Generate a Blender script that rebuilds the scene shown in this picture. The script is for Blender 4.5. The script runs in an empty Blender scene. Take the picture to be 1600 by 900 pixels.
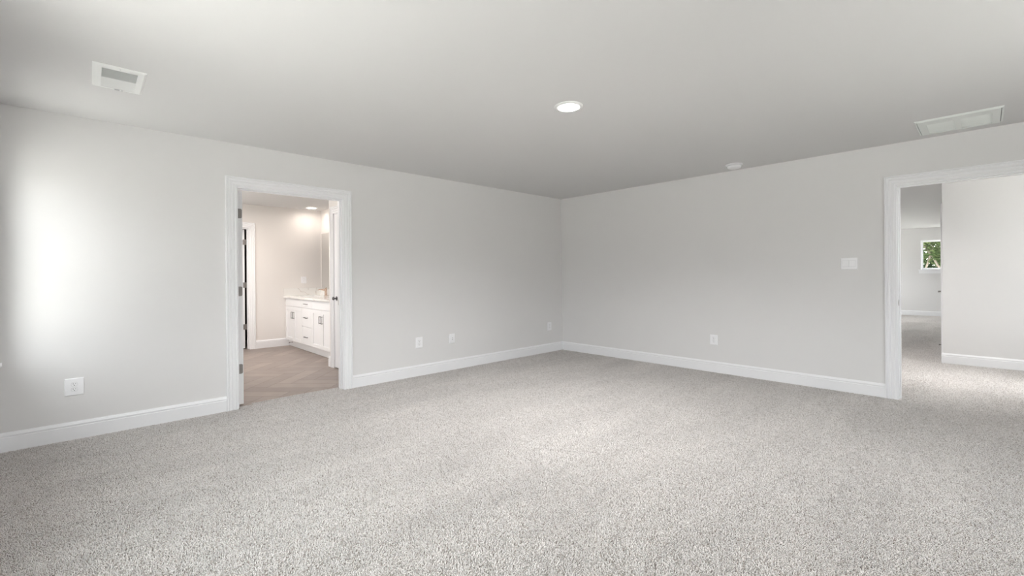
import bpy, bmesh, math, random
from mathutils import Matrix, Vector
random.seed(7)
S = bpy.context.scene
COL = S.collection

# ------------------------------------------------------------------ camera
YAW, ROLL = 0.8132, -0.0076
F_ = Vector((-math.sin(YAW), math.cos(YAW), 0)); R0 = Vector((math.cos(YAW), math.sin(YAW), 0)); U0 = Vector((0, 0, 1))
R_ = R0 * math.cos(ROLL) + U0 * math.sin(ROLL); U_ = U0 * math.cos(ROLL) - R0 * math.sin(ROLL)
cd = bpy.data.cameras.new('camera'); cam = bpy.data.objects.new('camera', cd); COL.objects.link(cam)
cd.sensor_width = 36; cd.lens = 698.92 / 1600 * 36; cd.shift_y = -19.756 / 1600
cd.clip_start = 0.02; cd.clip_end = 200
m = Matrix.Identity(4)
for i in range(3):
    m[i][0] = R_[i]; m[i][1] = U_[i]; m[i][2] = -F_[i]
m[2][3] = 1.2096
cam.matrix_world = m
S.camera = cam

# ------------------------------------------------------------------ colour, world, light
S.view_settings.view_transform = 'Standard'; S.view_settings.look = 'None'
S.view_settings.gamma = 1; S.view_settings.use_curve_mapping = False
S.view_settings.exposure = 0.27
S.cycles.use_denoising = True
S.cycles.max_bounces = 14; S.cycles.diffuse_bounces = 10; S.cycles.glossy_bounces = 4; S.cycles.transparent_max_bounces = 12
S.cycles.caustics_reflective = False; S.cycles.caustics_refractive = False
S.cycles.sample_clamp_indirect = 6
W = bpy.data.worlds.new('world'); S.world = W; W.use_nodes = True
nt = W.node_tree; nt.nodes.clear()
tc = nt.nodes.new('ShaderNodeTexCoord'); sx = nt.nodes.new('ShaderNodeSeparateXYZ'); rp = nt.nodes.new('ShaderNodeValToRGB')
mr = nt.nodes.new('ShaderNodeMapRange'); bg = nt.nodes.new('ShaderNodeBackground'); wo = nt.nodes.new('ShaderNodeOutputWorld')
mr.inputs['From Min'].default_value = -1; mr.inputs['From Max'].default_value = 1
rp.color_ramp.elements[0].position = 0.0; rp.color_ramp.elements[0].color = (.50, .48, .46, 1)
rp.color_ramp.elements[1].position = 1.0; rp.color_ramp.elements[1].color = (.95, .97, 1.0, 1)
e = rp.color_ramp.elements.new(.505); e.color = (.50, .48, .46, 1)
e = rp.color_ramp.elements.new(.55); e.color = (.99, .985, 1.0, 1)
nt.links.new(tc.outputs['Generated'], sx.inputs[0]); nt.links.new(sx.outputs['Z'], mr.inputs['Value'])
nt.links.new(mr.outputs[0], rp.inputs[0]); nt.links.new(rp.outputs[0], bg.inputs['Color'])
bg.inputs['Strength'].default_value = 7.6
nt.links.new(bg.outputs[0], wo.inputs[0])

def area(name, loc, direction, sx_, sy_, power, color=(1, 1, 1), spread=180, portal=False, shape='RECTANGLE'):
    l = bpy.data.lights.new(name, 'AREA'); l.shape = shape; l.size = sx_; l.size_y = sy_
    l.energy = power; l.color = color; l.spread = math.radians(spread)
    if portal: l.cycles.is_portal = True
    o = bpy.data.objects.new(name, l); COL.objects.link(o); o.location = loc
    d = Vector(direction).normalized()
    z = -d; up = Vector((0, 0, 1)) if abs(d.z) < .95 else Vector((0, 1, 0))
    x = up.cross(z).normalized(); y = z.cross(x)
    M = Matrix.Identity(4)
    for i in range(3): M[i][0] = x[i]; M[i][1] = y[i]; M[i][2] = z[i]; M[i][3] = loc[i]
    o.matrix_world = M
    return o

# bedroom windows in the rear and right walls (out of the frame; first read from its sill, others added for light): (x0, x1, z0, z1)
REAR_WIN = [(-4.54, -4.06, .64, 2.06), (-2.75, -.60, .62, 2.06)]
RIGHT_FILL_WIN = [(1.9, 3.7, .62, 2.08)]
sl_ = bpy.data.lights.new('sun', 'SUN'); sl_.energy = 24; sl_.angle = math.radians(3); sl_.color = (1, .985, .96)
so_ = bpy.data.objects.new('sun', sl_); COL.objects.link(so_); so_.rotation_euler = Vector((.01, .015, 1)).to_track_quat('Z', 'Y').to_euler()
def portal(loc, direction, w, h): area('window_portal', loc, direction, w, h, 1, portal=True)
for (a, b, z0, z1) in REAR_WIN: portal(((a + b) / 2, -.565, (z0 + z1) / 2), (0, 1, 0), b - a, z1 - z0)
for (a, b, z0, z1) in RIGHT_FILL_WIN: portal((1.75, (a + b) / 2, (z0 + z1) / 2), (-1, 0, 0), b - a, z1 - z0)
portal((2.13, 6.95, 1.6), (-1, 0, 0), 2.1, 1.4)         # stairwell window
for yc in (12.1, 15.1): portal((-3.43, yc, 1.45), (1, 0, 0), 2.4, 1.1)         # loft side windows, the nearer one added for light
area('window_daylight', (1.97, 6.95, 1.95), (-2.15, 0, -1.95), .9, .4, 4.8, (1, .99, .98), 40)
portal((-.74, 17.07, 1.69), (0, -1, 0), 1.0, .82)        # loft far window
portal((-7.0, .11, 1.525), (0, 1, 0), 1.2, 1.15)             # added bathroom window, unseen, lights the vanity side

# ------------------------------------------------------------------ materials
def mat(name, col, rough=.6, metal=0, spec=.4, bump=None, noise=None, emit=None):
    M = bpy.data.materials.new(name); M.use_nodes = True; t = M.node_tree; b = t.nodes['Principled BSDF']
    b.inputs['Base Color'].default_value = (*col, 1); b.inputs['Roughness'].default_value = rough
    b.inputs['Metallic'].default_value = metal; b.inputs['Specular IOR Level'].default_value = spec
    c = t.nodes.new('ShaderNodeTexCoord')
    if noise:
        sc, amt = noise
        n = t.nodes.new('ShaderNodeTexNoise'); n.inputs['Scale'].default_value = sc; n.inputs['Detail'].default_value = 3
        mx = t.nodes.new('ShaderNodeMix'); mx.data_type = 'RGBA'
        mx.inputs[6].default_value = (*[v * (1 - amt) for v in col], 1); mx.inputs[7].default_value = (*[min(1, v * (1 + amt)) for v in col], 1)
        t.links.new(c.outputs['Object'], n.inputs['Vector']); t.links.new(n.outputs['Fac'], mx.inputs[0]); t.links.new(mx.outputs[2], b.inputs['Base Color'])
    if bump:
        sc, st, di = bump
        n = t.nodes.new('ShaderNodeTexNoise'); n.inputs['Scale'].default_value = sc; n.inputs['Detail'].default_value = 4
        bp = t.nodes.new('ShaderNodeBump'); bp.inputs['Strength'].default_value = st; bp.inputs['Distance'].default_value = di
        t.links.new(c.outputs['Object'], n.inputs['Vector']); t.links.new(n.outputs['Fac'], bp.inputs['Height']); t.links.new(bp.outputs[0], b.inputs['Normal'])
    if emit:
        b.inputs['Emission Color'].default_value = (*emit[0], 1); b.inputs['Emission Strength'].default_value = emit[1]
    return M

M_WALL = mat('wall_paint', (.745, .738, .739), .75, spec=.25, bump=(160, .05, .001), noise=(1.2, .012))
M_CEIL = mat('ceiling_paint', (.70, .696, .698), .85, spec=.2, bump=(130, .05, .001), noise=(.8, .01))
M_BWALL = mat('bathroom_paint', (.79, .762, .74), .7, spec=.25, bump=(160, .05, .001), noise=(1.2, .012))
M_TRIM = mat('trim_enamel', (.86, .863, .882), .35, spec=.45, noise=(3, .01))
M_PLAST = mat('white_plastic', (.90, .90, .92), .35, spec=.5, noise=(20, .01))
M_SLOT = mat('slot_dark', (.07, .065, .07), .6, noise=(40, .05))
M_SEAM = mat('seam_grey', (.58, .58, .59), .6, noise=(40, .03))
M_GRILLE = mat('vent_enamel', (.87, .88, .875), .4, spec=.4, noise=(20, .01))
M_RETGR = mat('return_enamel', (.80, .83, .81), .45, spec=.4, noise=(20, .01))
M_DUCTSHADE = mat('duct_shade', (.16, .17, .17), .8, noise=(10, .05))
M_NICKEL = mat('satin_nickel', (.42, .40, .38), .38, metal=1, noise=(30, .05))
M_BRONZE = mat('dark_hinge_metal', (.30, .28, .27), .5, metal=.7, noise=(30, .05))
M_PULL = mat('dark_pull_metal', (.16, .155, .16), .35, metal=.8, noise=(30, .05))
M_BRASS = mat('champagne_metal', (.62, .47, .38), .22, metal=1, noise=(30, .05))
M_CAB = mat('cabinet_white', (.84, .84, .85), .38, spec=.4, noise=(5, .008))
M_CLOSETSHADE = mat('closet_shade', (.05, .042, .04), .9, noise=(5, .1))
M_LENS = mat('lamp_lens', (.9, .9, .9), .5, emit=((1, .98, .95), 14))
M_LENSW = mat('lamp_lens_warm', (.9, .9, .9), .5, emit=((1, .93, .85), 7))
M_GROUT = mat('grout', (.19, .165, .15), .9, noise=(20, .05))
M_PALEGROUND = mat('pale_ground', (.50, .485, .46), .9, noise=(4, .2))  # pale ground, lightened to bounce daylight up to the ceilings
M_BARK = mat('pale_bark', (.15, .125, .105), .9, noise=(9, .25), bump=(20, .5, .02))

def mirror_mat():
    M = bpy.data.materials.new('mirror_silver'); M.use_nodes = True; b = M.node_tree.nodes['Principled BSDF']
    b.inputs['Base Color'].default_value = (.9, .9, .89, 1); b.inputs['Metallic'].default_value = 1; b.inputs['Roughness'].default_value = .02
    return M
M_MIRROR = mirror_mat()

def glass_mat():
    M = bpy.data.materials.new('window_glass'); M.use_nodes = True; t = M.node_tree; t.nodes.clear()
    o = t.nodes.new('ShaderNodeOutputMaterial'); mx = t.nodes.new('ShaderNodeMixShader'); fr = t.nodes.new('ShaderNodeFresnel')
    tr = t.nodes.new('ShaderNodeBsdfTransparent'); g = t.nodes.new('ShaderNodeBsdfGlossy')
    tr.inputs[0].default_value = (.95, .97, .96, 1); g.inputs['Roughness'].default_value = .01; ge = t.nodes.new('ShaderNodeNewGeometry'); ior = t.nodes.new('ShaderNodeMapRange')
    ior.inputs['To Min'].default_value = 1.35; ior.inputs['To Max'].default_value = 1 / 1.35
    t.links.new(ge.outputs['Backfacing'], ior.inputs['Value']); t.links.new(ior.outputs[0], fr.inputs['IOR'])
    t.links.new(fr.outputs[0], mx.inputs[0]); t.links.new(tr.outputs[0], mx.inputs[1]); t.links.new(g.outputs[0], mx.inputs[2]); t.links.new(mx.outputs[0], o.inputs[0])
    return M
M_GLASS = glass_mat()

def carpet_mat():
    M = bpy.data.materials.new('carpet_pile'); M.use_nodes = True; t = M.node_tree; b = t.nodes['Principled BSDF']
    L = t.links.new; N = t.nodes.new
    c = N('ShaderNodeTexCoord')
    # twisted yarn tufts: distorted noise, ridged
    n1 = N('ShaderNodeTexNoise'); n1.inputs['Scale'].default_value = 92; n1.inputs['Detail'].default_value = 2.5; n1.inputs['Roughness'].default_value = .55; n1.inputs['Distortion'].default_value = 1.6
    n2 = N('ShaderNodeTexNoise'); n2.inputs['Scale'].default_value = 190; n2.inputs['Detail'].default_value = 2; n2.inputs['Distortion'].default_value = .8
    vo = N('ShaderNodeTexVoronoi'); vo.inputs['Scale'].default_value = 135; vo.inputs['Randomness'].default_value = 1
    for n in (n1, n2): L(c.outputs['Object'], n.inputs['Vector'])
    wv = N('ShaderNodeMix'); wv.data_type = 'VECTOR'; wv.inputs[0].default_value = .012
    L(c.outputs['Object'], wv.inputs[4]); L(n1.outputs['Color'], wv.inputs[5]); L(wv.outputs[1], vo.inputs['Vector'])
    # low frequency vacuum marks, light and dark of leaning pile put into colour
    mp = N('ShaderNodeMapping'); mp.inputs['Rotation'].default_value = (0, 0, .75); mp.inputs['Scale'].default_value = (2.6, .7, 1)
    L(c.outputs['Object'], mp.inputs[0])
    n3 = N('ShaderNodeTexNoise'); n3.inputs['Scale'].default_value = 1.1; n3.inputs['Detail'].default_value = 4; n3.inputs['Roughness'].default_value = .6; L(mp.outputs[0], n3.inputs['Vector'])
    n4 = N('ShaderNodeTexNoise'); n4.inputs['Scale'].default_value = 9; n4.inputs['Detail'].default_value = 4; L(c.outputs['Object'], n4.inputs['Vector'])
    def math_(op, a, b_=None, c_=None):
        m_ = N('ShaderNodeMath'); m_.operation = op
        for k, v in enumerate((a, b_, c_)):
            if v is None: continue
            if isinstance(v, (int, float)): m_.inputs[k].default_value = v
            else: L(v, m_.inputs[k])
        return m_.outputs[0]
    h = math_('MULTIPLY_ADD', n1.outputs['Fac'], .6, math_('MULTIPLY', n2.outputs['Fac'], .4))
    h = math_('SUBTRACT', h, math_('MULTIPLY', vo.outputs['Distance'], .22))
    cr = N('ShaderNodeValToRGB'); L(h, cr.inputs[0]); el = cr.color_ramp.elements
    el[0].position = .24; el[0].color = (.17, .15, .138, 1)  # dark valleys: shade between tufts put into colour, plus yarn fleck
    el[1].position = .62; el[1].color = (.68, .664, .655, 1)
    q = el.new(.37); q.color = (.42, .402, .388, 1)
    q = el.new(.46); q.color = (.565, .548, .538, 1)
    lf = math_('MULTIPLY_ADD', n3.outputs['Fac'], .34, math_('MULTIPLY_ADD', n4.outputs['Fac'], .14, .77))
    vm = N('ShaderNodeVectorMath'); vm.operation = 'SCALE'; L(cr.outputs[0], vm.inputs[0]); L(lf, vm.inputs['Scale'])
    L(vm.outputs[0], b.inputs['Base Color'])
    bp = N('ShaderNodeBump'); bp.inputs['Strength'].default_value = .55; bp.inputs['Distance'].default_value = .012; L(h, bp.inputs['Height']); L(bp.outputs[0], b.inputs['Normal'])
    b.inputs['Roughness'].default_value = 1; b.inputs['Specular IOR Level'].default_value = 0.05
    b.inputs['Sheen Weight'].default_value = .15
    return M
M_CARPET = carpet_mat()

def tuft_mat():
    M = bpy.data.materials.new('carpet_yarn'); M.use_nodes = True; t = M.node_tree; b = t.nodes['Principled BSDF']; L = t.links.new; N = t.nodes.new
    at = N('ShaderNodeVertexColor'); at.layer_name = 'tone'; g = N('ShaderNodeNewGeometry')
    mp = N('ShaderNodeMapping'); mp.inputs['Rotation'].default_value = (0, 0, .75); mp.inputs['Scale'].default_value = (2.4, .7, 1); L(g.outputs['Position'], mp.inputs[0])
    n = N('ShaderNodeTexNoise'); n.inputs['Scale'].default_value = 1.2; n.inputs['Detail'].default_value = 5; n.inputs['Roughness'].default_value = .6; L(mp.outputs[0], n.inputs['Vector'])  # vacuum streaks: light and dark of leaning pile put into colour
    n2 = N('ShaderNodeTexNoise'); n2.inputs['Scale'].default_value = 14; n2.inputs['Detail'].default_value = 3; L(g.outputs['Position'], n2.inputs['Vector'])
    m1 = N('ShaderNodeMath'); m1.operation = 'MULTIPLY_ADD'; m1.inputs[1].default_value = .40; m1.inputs[2].default_value = .71; L(n.outputs['Fac'], m1.inputs[0])
    m2 = N('ShaderNodeMath'); m2.operation = 'MULTIPLY_ADD'; m2.inputs[1].default_value = .22; L(n2.outputs['Fac'], m2.inputs[0]); L(m1.outputs[0], m2.inputs[2])
    v = N('ShaderNodeVectorMath'); v.operation = 'SCALE'; L(at.outputs['Color'], v.inputs[0]); L(m2.outputs[0], v.inputs['Scale']); L(v.outputs[0], b.inputs['Base Color'])
    b.inputs['Roughness'].default_value = .9; b.inputs['Specular IOR Level'].default_value = .1
    return M
M_YARN = tuft_mat()

def plank_mat():
    M = bpy.data.materials.new('wood_look_tile'); M.use_nodes = True; t = M.node_tree; b = t.nodes['Principled BSDF']; L = t.links.new; N = t.nodes.new
    at = N('ShaderNodeVertexColor'); at.layer_name = 'tone'
    c = N('ShaderNodeTexCoord'); n = N('ShaderNodeTexNoise'); n.inputs['Scale'].default_value = 6; n.inputs['Detail'].default_value = 5; L(c.outputs['Object'], n.inputs['Vector'])
    mx = N('ShaderNodeMix'); mx.data_type = 'RGBA'; mx.inputs[6].default_value = (.25, .205, .182, 1); mx.inputs[7].default_value = (.335, .29, .262, 1)
    L(n.outputs['Fac'], mx.inputs[0])
    m2 = N('ShaderNodeMix'); m2.data_type = 'RGBA'; m2.blend_type = 'MULTIPLY'; m2.inputs[0].default_value = 1
    L(mx.outputs[2], m2.inputs[6]); L(at.outputs['Color'], m2.inputs[7]); L(m2.outputs[2], b.inputs['Base Color'])
    b.inputs['Roughness'].default_value = .42; b.inputs['Specular IOR Level'].default_value = .45
    return M
M_PLANK = plank_mat()

def quartz_mat():
    M = bpy.data.materials.new('veined_quartz'); M.use_nodes = True; t = M.node_tree; b = t.nodes['Principled BSDF']; L = t.links.new; N = t.nodes.new
    c = N('ShaderNodeTexCoord'); mp = N('ShaderNodeMapping'); mp.inputs['Rotation'].default_value = (.5, .4, .9); mp.inputs['Scale'].default_value = (1, 1.6, 1.2); L(c.outputs['Object'], mp.inputs[0])
    n = N('ShaderNodeTexNoise'); n.inputs['Scale'].default_value = 1.5; n.inputs['Detail'].default_value = 4; n.inputs['Distortion'].default_value = 1.2; L(mp.outputs[0], n.inputs['Vector'])
    a = N('ShaderNodeMath'); a.operation = 'SUBTRACT'; a.inputs[1].default_value = .5; L(n.outputs['Fac'], a.inputs[0])
    a2 = N('ShaderNodeMath'); a2.operation = 'ABSOLUTE'; L(a.outputs[0], a2.inputs[0])
    cr = N('ShaderNodeValToRGB'); L(a2.outputs[0], cr.inputs[0]); el = cr.color_ramp.elements
    el[0].position = .0; el[0].color = (.60, .56, .51, 1); el[1].position = .016; el[1].color = (.83, .82, .80, 1)
    L(cr.outputs[0], b.inputs['Base Color']); b.inputs['Roughness'].default_value = .12; b.inputs['Specular IOR Level'].default_value = .5
    return M
M_QUARTZ = quartz_mat()

def leaf_mat(name, c0, c1):
    M = bpy.data.materials.new(name); M.use_nodes = True; t = M.node_tree; t.nodes.clear(); L = t.links.new; N = t.nodes.new
    o = N('ShaderNodeOutputMaterial'); d = N('ShaderNodeBsdfDiffuse'); tr = N('ShaderNodeBsdfTranslucent'); mx = N('ShaderNodeMixShader'); mx.inputs[0].default_value = .35
    c = N('ShaderNodeTexCoord'); n = N('ShaderNodeTexNoise'); n.inputs['Scale'].default_value = 1.7; n.inputs['Detail'].default_value = 4; L(c.outputs['Object'], n.inputs['Vector'])
    cm = N('ShaderNodeValToRGB'); L(n.outputs['Fac'], cm.inputs[0]); cm.color_ramp.elements[0].position = .35; cm.color_ramp.elements[1].position = .65
    cm.color_ramp.elements[0].color = (*c0, 1); cm.color_ramp.elements[1].color = (*c1, 1)
    L(cm.outputs[0], d.inputs[0]); L(cm.outputs[0], tr.inputs[0]); L(d.outputs[0], mx.inputs[1]); L(tr.outputs[0], mx.inputs[2]); L(mx.outputs[0], o.inputs[0])
    return M
M_LEAF1 = leaf_mat('bright_leaves', (.03, .05, .02), (.08, .10, .045))
M_LEAF2 = leaf_mat('deep_leaves', (.008, .018, .008), (.024, .04, .018))

# ------------------------------------------------------------------ mesh helpers
class MB:
    def __init__(s): s.v = []; s.f = []
    def add(s, vs, fs):
        n = len(s.v); s.v += [tuple(v) for v in vs]; s.f += [tuple(n + i for i in f) for f in fs]; return s
    def box(s, x0, x1, y0, y1, z0, z1):
        return s.add([(x, y, z) for x in (x0, x1) for y in (y0, y1) for z in (z0, z1)],
                     [(0, 1, 3, 2), (4, 6, 7, 5), (0, 4, 5, 1), (2, 3, 7, 6), (0, 2, 6, 4), (1, 5, 7, 3)])
    def chbox(s, x0, x1, y0, y1, z0, z1, axis, c):
        """box whose positive-`axis` face is chamfered by c (axis as ('x',+1) etc.)"""
        ax, sg = 'xyz'.index(axis[0]), axis[1]
        lo = [x0, y0, z0]; hi = [x1, y1, z1]
        o = [k for k in range(3) if k != ax]
        back = lo[ax] if sg > 0 else hi[ax]; front = hi[ax] if sg > 0 else lo[ax]; mid = front - sg * c
        rings = []
        for pos, ins in ((back, 0), (mid, 0), (front, c)):
            for (p, q) in ((0, 0), (1, 0), (1, 1), (0, 1)):
                pt = [0, 0, 0]; pt[ax] = pos
                pt[o[0]] = (hi[o[0]] - ins) if p else (lo[o[0]] + ins)
                pt[o[1]] = (hi[o[1]] - ins) if q else (lo[o[1]] + ins)
                rings.append(pt)
        fs = [(0, 1, 2, 3), (8, 9, 10, 11)]
        for r in (0, 4):
            for k in range(4): fs.append((r + k, r + (k + 1) % 4, r + 4 + (k + 1) % 4, r + 4 + k))
        return s.add(rings, fs)
    def lathe(s, prof, centre, axis='z', n=40):
        """prof: list of (r, h); closed at both ends when r==0"""
        vs = []; fs = []
        for (r, h) in prof:
            for k in range(n):
                a = 2 * math.pi * k / n; p = (r * math.cos(a), r * math.sin(a), h)
                if axis == 'x': p = (p[2], p[0], p[1])
                if axis == 'y': p = (p[0], p[2], p[1])
                vs.append(tuple(p[i] + centre[i] for i in range(3)))
        for j in range(len(prof) - 1):
            for k in range(n): fs.append((j * n + k, j * n + (k + 1) % n, (j + 1) * n + (k + 1) % n, (j + 1) * n + k))
        if prof[0][0] > 1e-6: fs.append(tuple(range(n)))
        if prof[-1][0] > 1e-6: fs.append(tuple((len(prof) - 1) * n + k for k in range(n)))
        return s.add(vs, fs)
    def tube(s, pts, rads, n=10):
        vs = []; fs = []
        for i, p in enumerate(pts):
            p = Vector(p); a = Vector(pts[max(0, i - 1)]); b = Vector(pts[min(len(pts) - 1, i + 1)]); d = (b - a).normalized()
            u = d.cross(Vector((0, 0, 1)) if abs(d.z) < .9 else Vector((1, 0, 0))).normalized(); w = d.cross(u)
            r = rads[i] if isinstance(rads, (list, tuple)) else rads
            for k in range(n):
                t = 2 * math.pi * k / n; vs.append(p + (u * math.cos(t) + w * math.sin(t)) * r)
        for i in range(len(pts) - 1):
            for k in range(n): fs.append((i * n + k, i * n + (k + 1) % n, (i + 1) * n + (k + 1) % n, (i + 1) * n + k))
        fs.append(tuple(range(n))); fs.append(tuple((len(pts) - 1) * n + k for k in range(n)))
        return s.add(vs, fs)
    def prism(s, poly, fn, a, b):
        """poly of 2-D points, fn(p, t) -> 3-D; extruded from t=a to t=b"""
        n = len(poly)
        vs = [fn(p, a) for p in poly] + [fn(p, b) for p in poly]
        return s.add(vs, [tuple(range(n)), tuple(range(n, 2 * n))] + [(k, (k + 1) % n, n + (k + 1) % n, n + k) for k in range(n)])
    def build(s, name, material, parent=None, smooth=False):
        me = bpy.data.meshes.new(name); me.from_pydata(s.v, [], s.f)
        bm = bmesh.new(); bm.from_mesh(me); bmesh.ops.remove_doubles(bm, verts=bm.verts, dist=1e-6) if smooth else None
        bmesh.ops.recalc_face_normals(bm, faces=bm.faces); bm.to_mesh(me); bm.free()
        me.materials.append(material)
        if smooth:
            for p in me.polygons: p.use_smooth = True
            try: me.set_sharp_from_angle(angle=math.radians(38))
            except Exception: pass
        o = bpy.data.objects.new(name, me); COL.objects.link(o)
        if parent: o.parent = parent
        return o

def struct(o, label=None):
    o['kind'] = 'structure'
    if label: o['label'] = label
    return o
def tag(o, label, cat, group=None):
    o['label'] = label; o['category'] = cat
    if group: o['group'] = group
    return o
def empty(name, loc):
    o = bpy.data.objects.new(name, None); COL.objects.link(o); o.location = loc; o.empty_display_size = .1; return o
def rect_with_holes(mb, a0, a1, z0, z1, holes, put):
    """wall as boxes around openings; put(a0,a1,z0,z1)"""
    cuts = sorted({a0, a1} | {h[0] for h in holes} | {h[1] for h in holes})
    for p, q in zip(cuts[:-1], cuts[1:]):
        hs = sorted([h for h in holes if h[0] <= p + 1e-6 and h[1] >= q - 1e-6], key=lambda h: h[2])
        z = z0
        for h in hs:
            if h[2] > z + 1e-6: put(p, q, z, h[2])
            z = h[3]
        if z < z1 - 1e-6: put(p, q, z, z1)

XA, YB, YR, XR, H, T = -4.7304, 5.5932, -.47, 1.62, 2.44, .12
TR = .085                        # rear wall thickness at the glazing
XF = -8.53                       # bathroom far wall
YV = 3.16                        # bathroom vanity wall
YS = .25                         # bathroom near side wall (hidden side)
BW = -4.85                       # bathroom face of the shared wall
HB = YB + T                      # hall face of the back wall
HWY, HWX = 8.27, -.388           # hall corner
FARY = 16.9
DA = (1.0, 1.973, 2.037)         # bath doorway in left wall (y0,y1,top)
DB = (-.566, .31, 2.03)          # hall doorway in back wall

def xwall(name, xa, xb, y0, y1, holes, material, z0=0, z1=H):
    mb = MB(); rect_with_holes(mb, y0, y1, z0, z1, holes, lambda p, q, a, b: mb.box(xa, xb, p, q, a, b)); return struct(mb.build(name, material))
def ywall(name, ya, yb, x0, x1, holes, material, z0=0, z1=H):
    mb = MB(); rect_with_holes(mb, x0, x1, z0, z1, holes, lambda p, q, a, b: mb.box(p, q, ya, yb, a, b)); return struct(mb.build(name, material))

# ------------------------------------------------------------------ shell
J = .018
ZB = -.1
xwall('wall_left', BW + .006, XA, YR - T, YB, [(DA[0] - J, DA[1] + J, ZB, DA[2] + J)], M_WALL, ZB)
xwall('wall_bathroom_door_side', BW, BW + .006, YS, YV, [(DA[0] - J, DA[1] + J, ZB, DA[2] + J)], M_BWALL, ZB)
ywall('wall_back', YB, HB, BW, XR, [(DB[0] - J, DB[1] + J, ZB, DB[2] + J)], M_WALL, ZB)
ywall('wall_rear', YR - TR, YR, BW, XR + T, [(a, b, z0, z1) for a, b, z0, z1 in REAR_WIN], M_WALL, ZB)
xwall('wall_right', XR, XR + T, YR, YB, [(a, b, z0, z1) for a, b, z0, z1 in RIGHT_FILL_WIN], M_WALL, ZB)
# bathroom
CL = (1.10, 1.955, 2.035)        # closet doorway on the far wall
xwall('wall_bathroom_far', XF - T, XF, YS - T, YV + T, [(CL[0] - J, CL[1] + J, ZB, CL[2] + J)], M_BWALL, ZB)
ywall('wall_bathroom_vanity', YV, YV + T, XF, -6.03, [], M_BWALL, ZB)
ywall('wall_bathroom_side', YS - T, YS, XF, BW, [(-7.6, -6.4, .95, 2.10)], M_BWALL, ZB)
WX, WY = -6.12, 2.372            # end of the water-closet wall and its face
WD = (-5.945, -5.20, 2.04)       # door in that wall
ywall('wall_water_closet', WY, WY + T, WX, BW, [(WD[0] - J, WD[1] + J, ZB, WD[2] + J)], M_BWALL, ZB)
xwall('wall_water_closet_end', WX, WX + T - .03, WY + T, YV, [], M_BWALL, ZB)
ywall('wall_water_closet_rear', YV, YV + T, -6.03, BW, [], M_BWALL, ZB)
# closet behind the far wall
mb = MB(); mb.box(XF - 1.4, XF - 1.3, .7, 2.4, ZB, H); mb.box(XF - 1.3, XF - T, .7, .8, ZB, H); mb.box(XF - 1.3, XF - T, 2.3, 2.4, ZB, H)
struct(mb.build('wall_closet', M_CLOSETSHADE))  # near-black walls stand for the shade inside the closet
# hall and loft
LX = -3.3
xwall('wall_hall_left', LX - T, LX, HB, FARY, [(10.9, 13.3, .9, 2.0), (13.9, 16.3, .9, 2.0)], M_WALL, ZB)
ywall('wall_hall_front', HWY, HWY + T, HWX, 2.0, [], M_WALL, ZB)
HD = (8.44, 9.25, 2.04)
xwall('wall_hall_side', HWX, HWX + T, HWY + T, 10.6, [(HD[0] - J, HD[1] + J, ZB, HD[2] + J)], M_WALL, ZB)
ywall('wall_loft_return', 10.6, 10.6 + T, HWX, 3.2, [], M_WALL, ZB)
xwall('wall_loft_right', 3.2, 3.2 + T, 10.6, FARY, [], M_WALL, ZB)
FW = (-1.235, -.25, 1.285, 2.10)
ywall('wall_loft_far', FARY, FARY + .16, LX - T, 3.2 + T, [FW], M_WALL, ZB)
xwall('wall_stair_right', 2.0, 2.0 + T, HB, HWY + T, [(5.9, 8.0, .9, 2.3)], M_WALL, ZB)
ywall('wall_hall_rear', YB, HB, LX - T - 0, BW, [], M_WALL, ZB) if LX - T < BW else None
ywall('wall_stair_rear', YB, HB, XR, 2.0 + T, [], M_WALL, ZB)
mb = MB(); mb.box(HWX + T, HWX + T + 1.3, HD[0] - .1, HD[0] - .05, 0, H); mb.box(HWX + 1.3, HWX + 1.4, 8.39, 10.6, 0, H)
struct(mb.build('wall_hall_closet', M_WALL))
# ceilings
struct(MB().box(BW, XR + T, YR - T, HB, H, H + .12).build('ceiling', M_CEIL))
struct(MB().box(XF - 1.5, BW, YS - T, YV + T, H, H + .12).build('ceiling_bathroom', M_CEIL))
struct(MB().box(LX - T, 3.2 + T, HB, FARY + .16, H, H + .12).build('ceiling_hall', M_CEIL))
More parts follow.
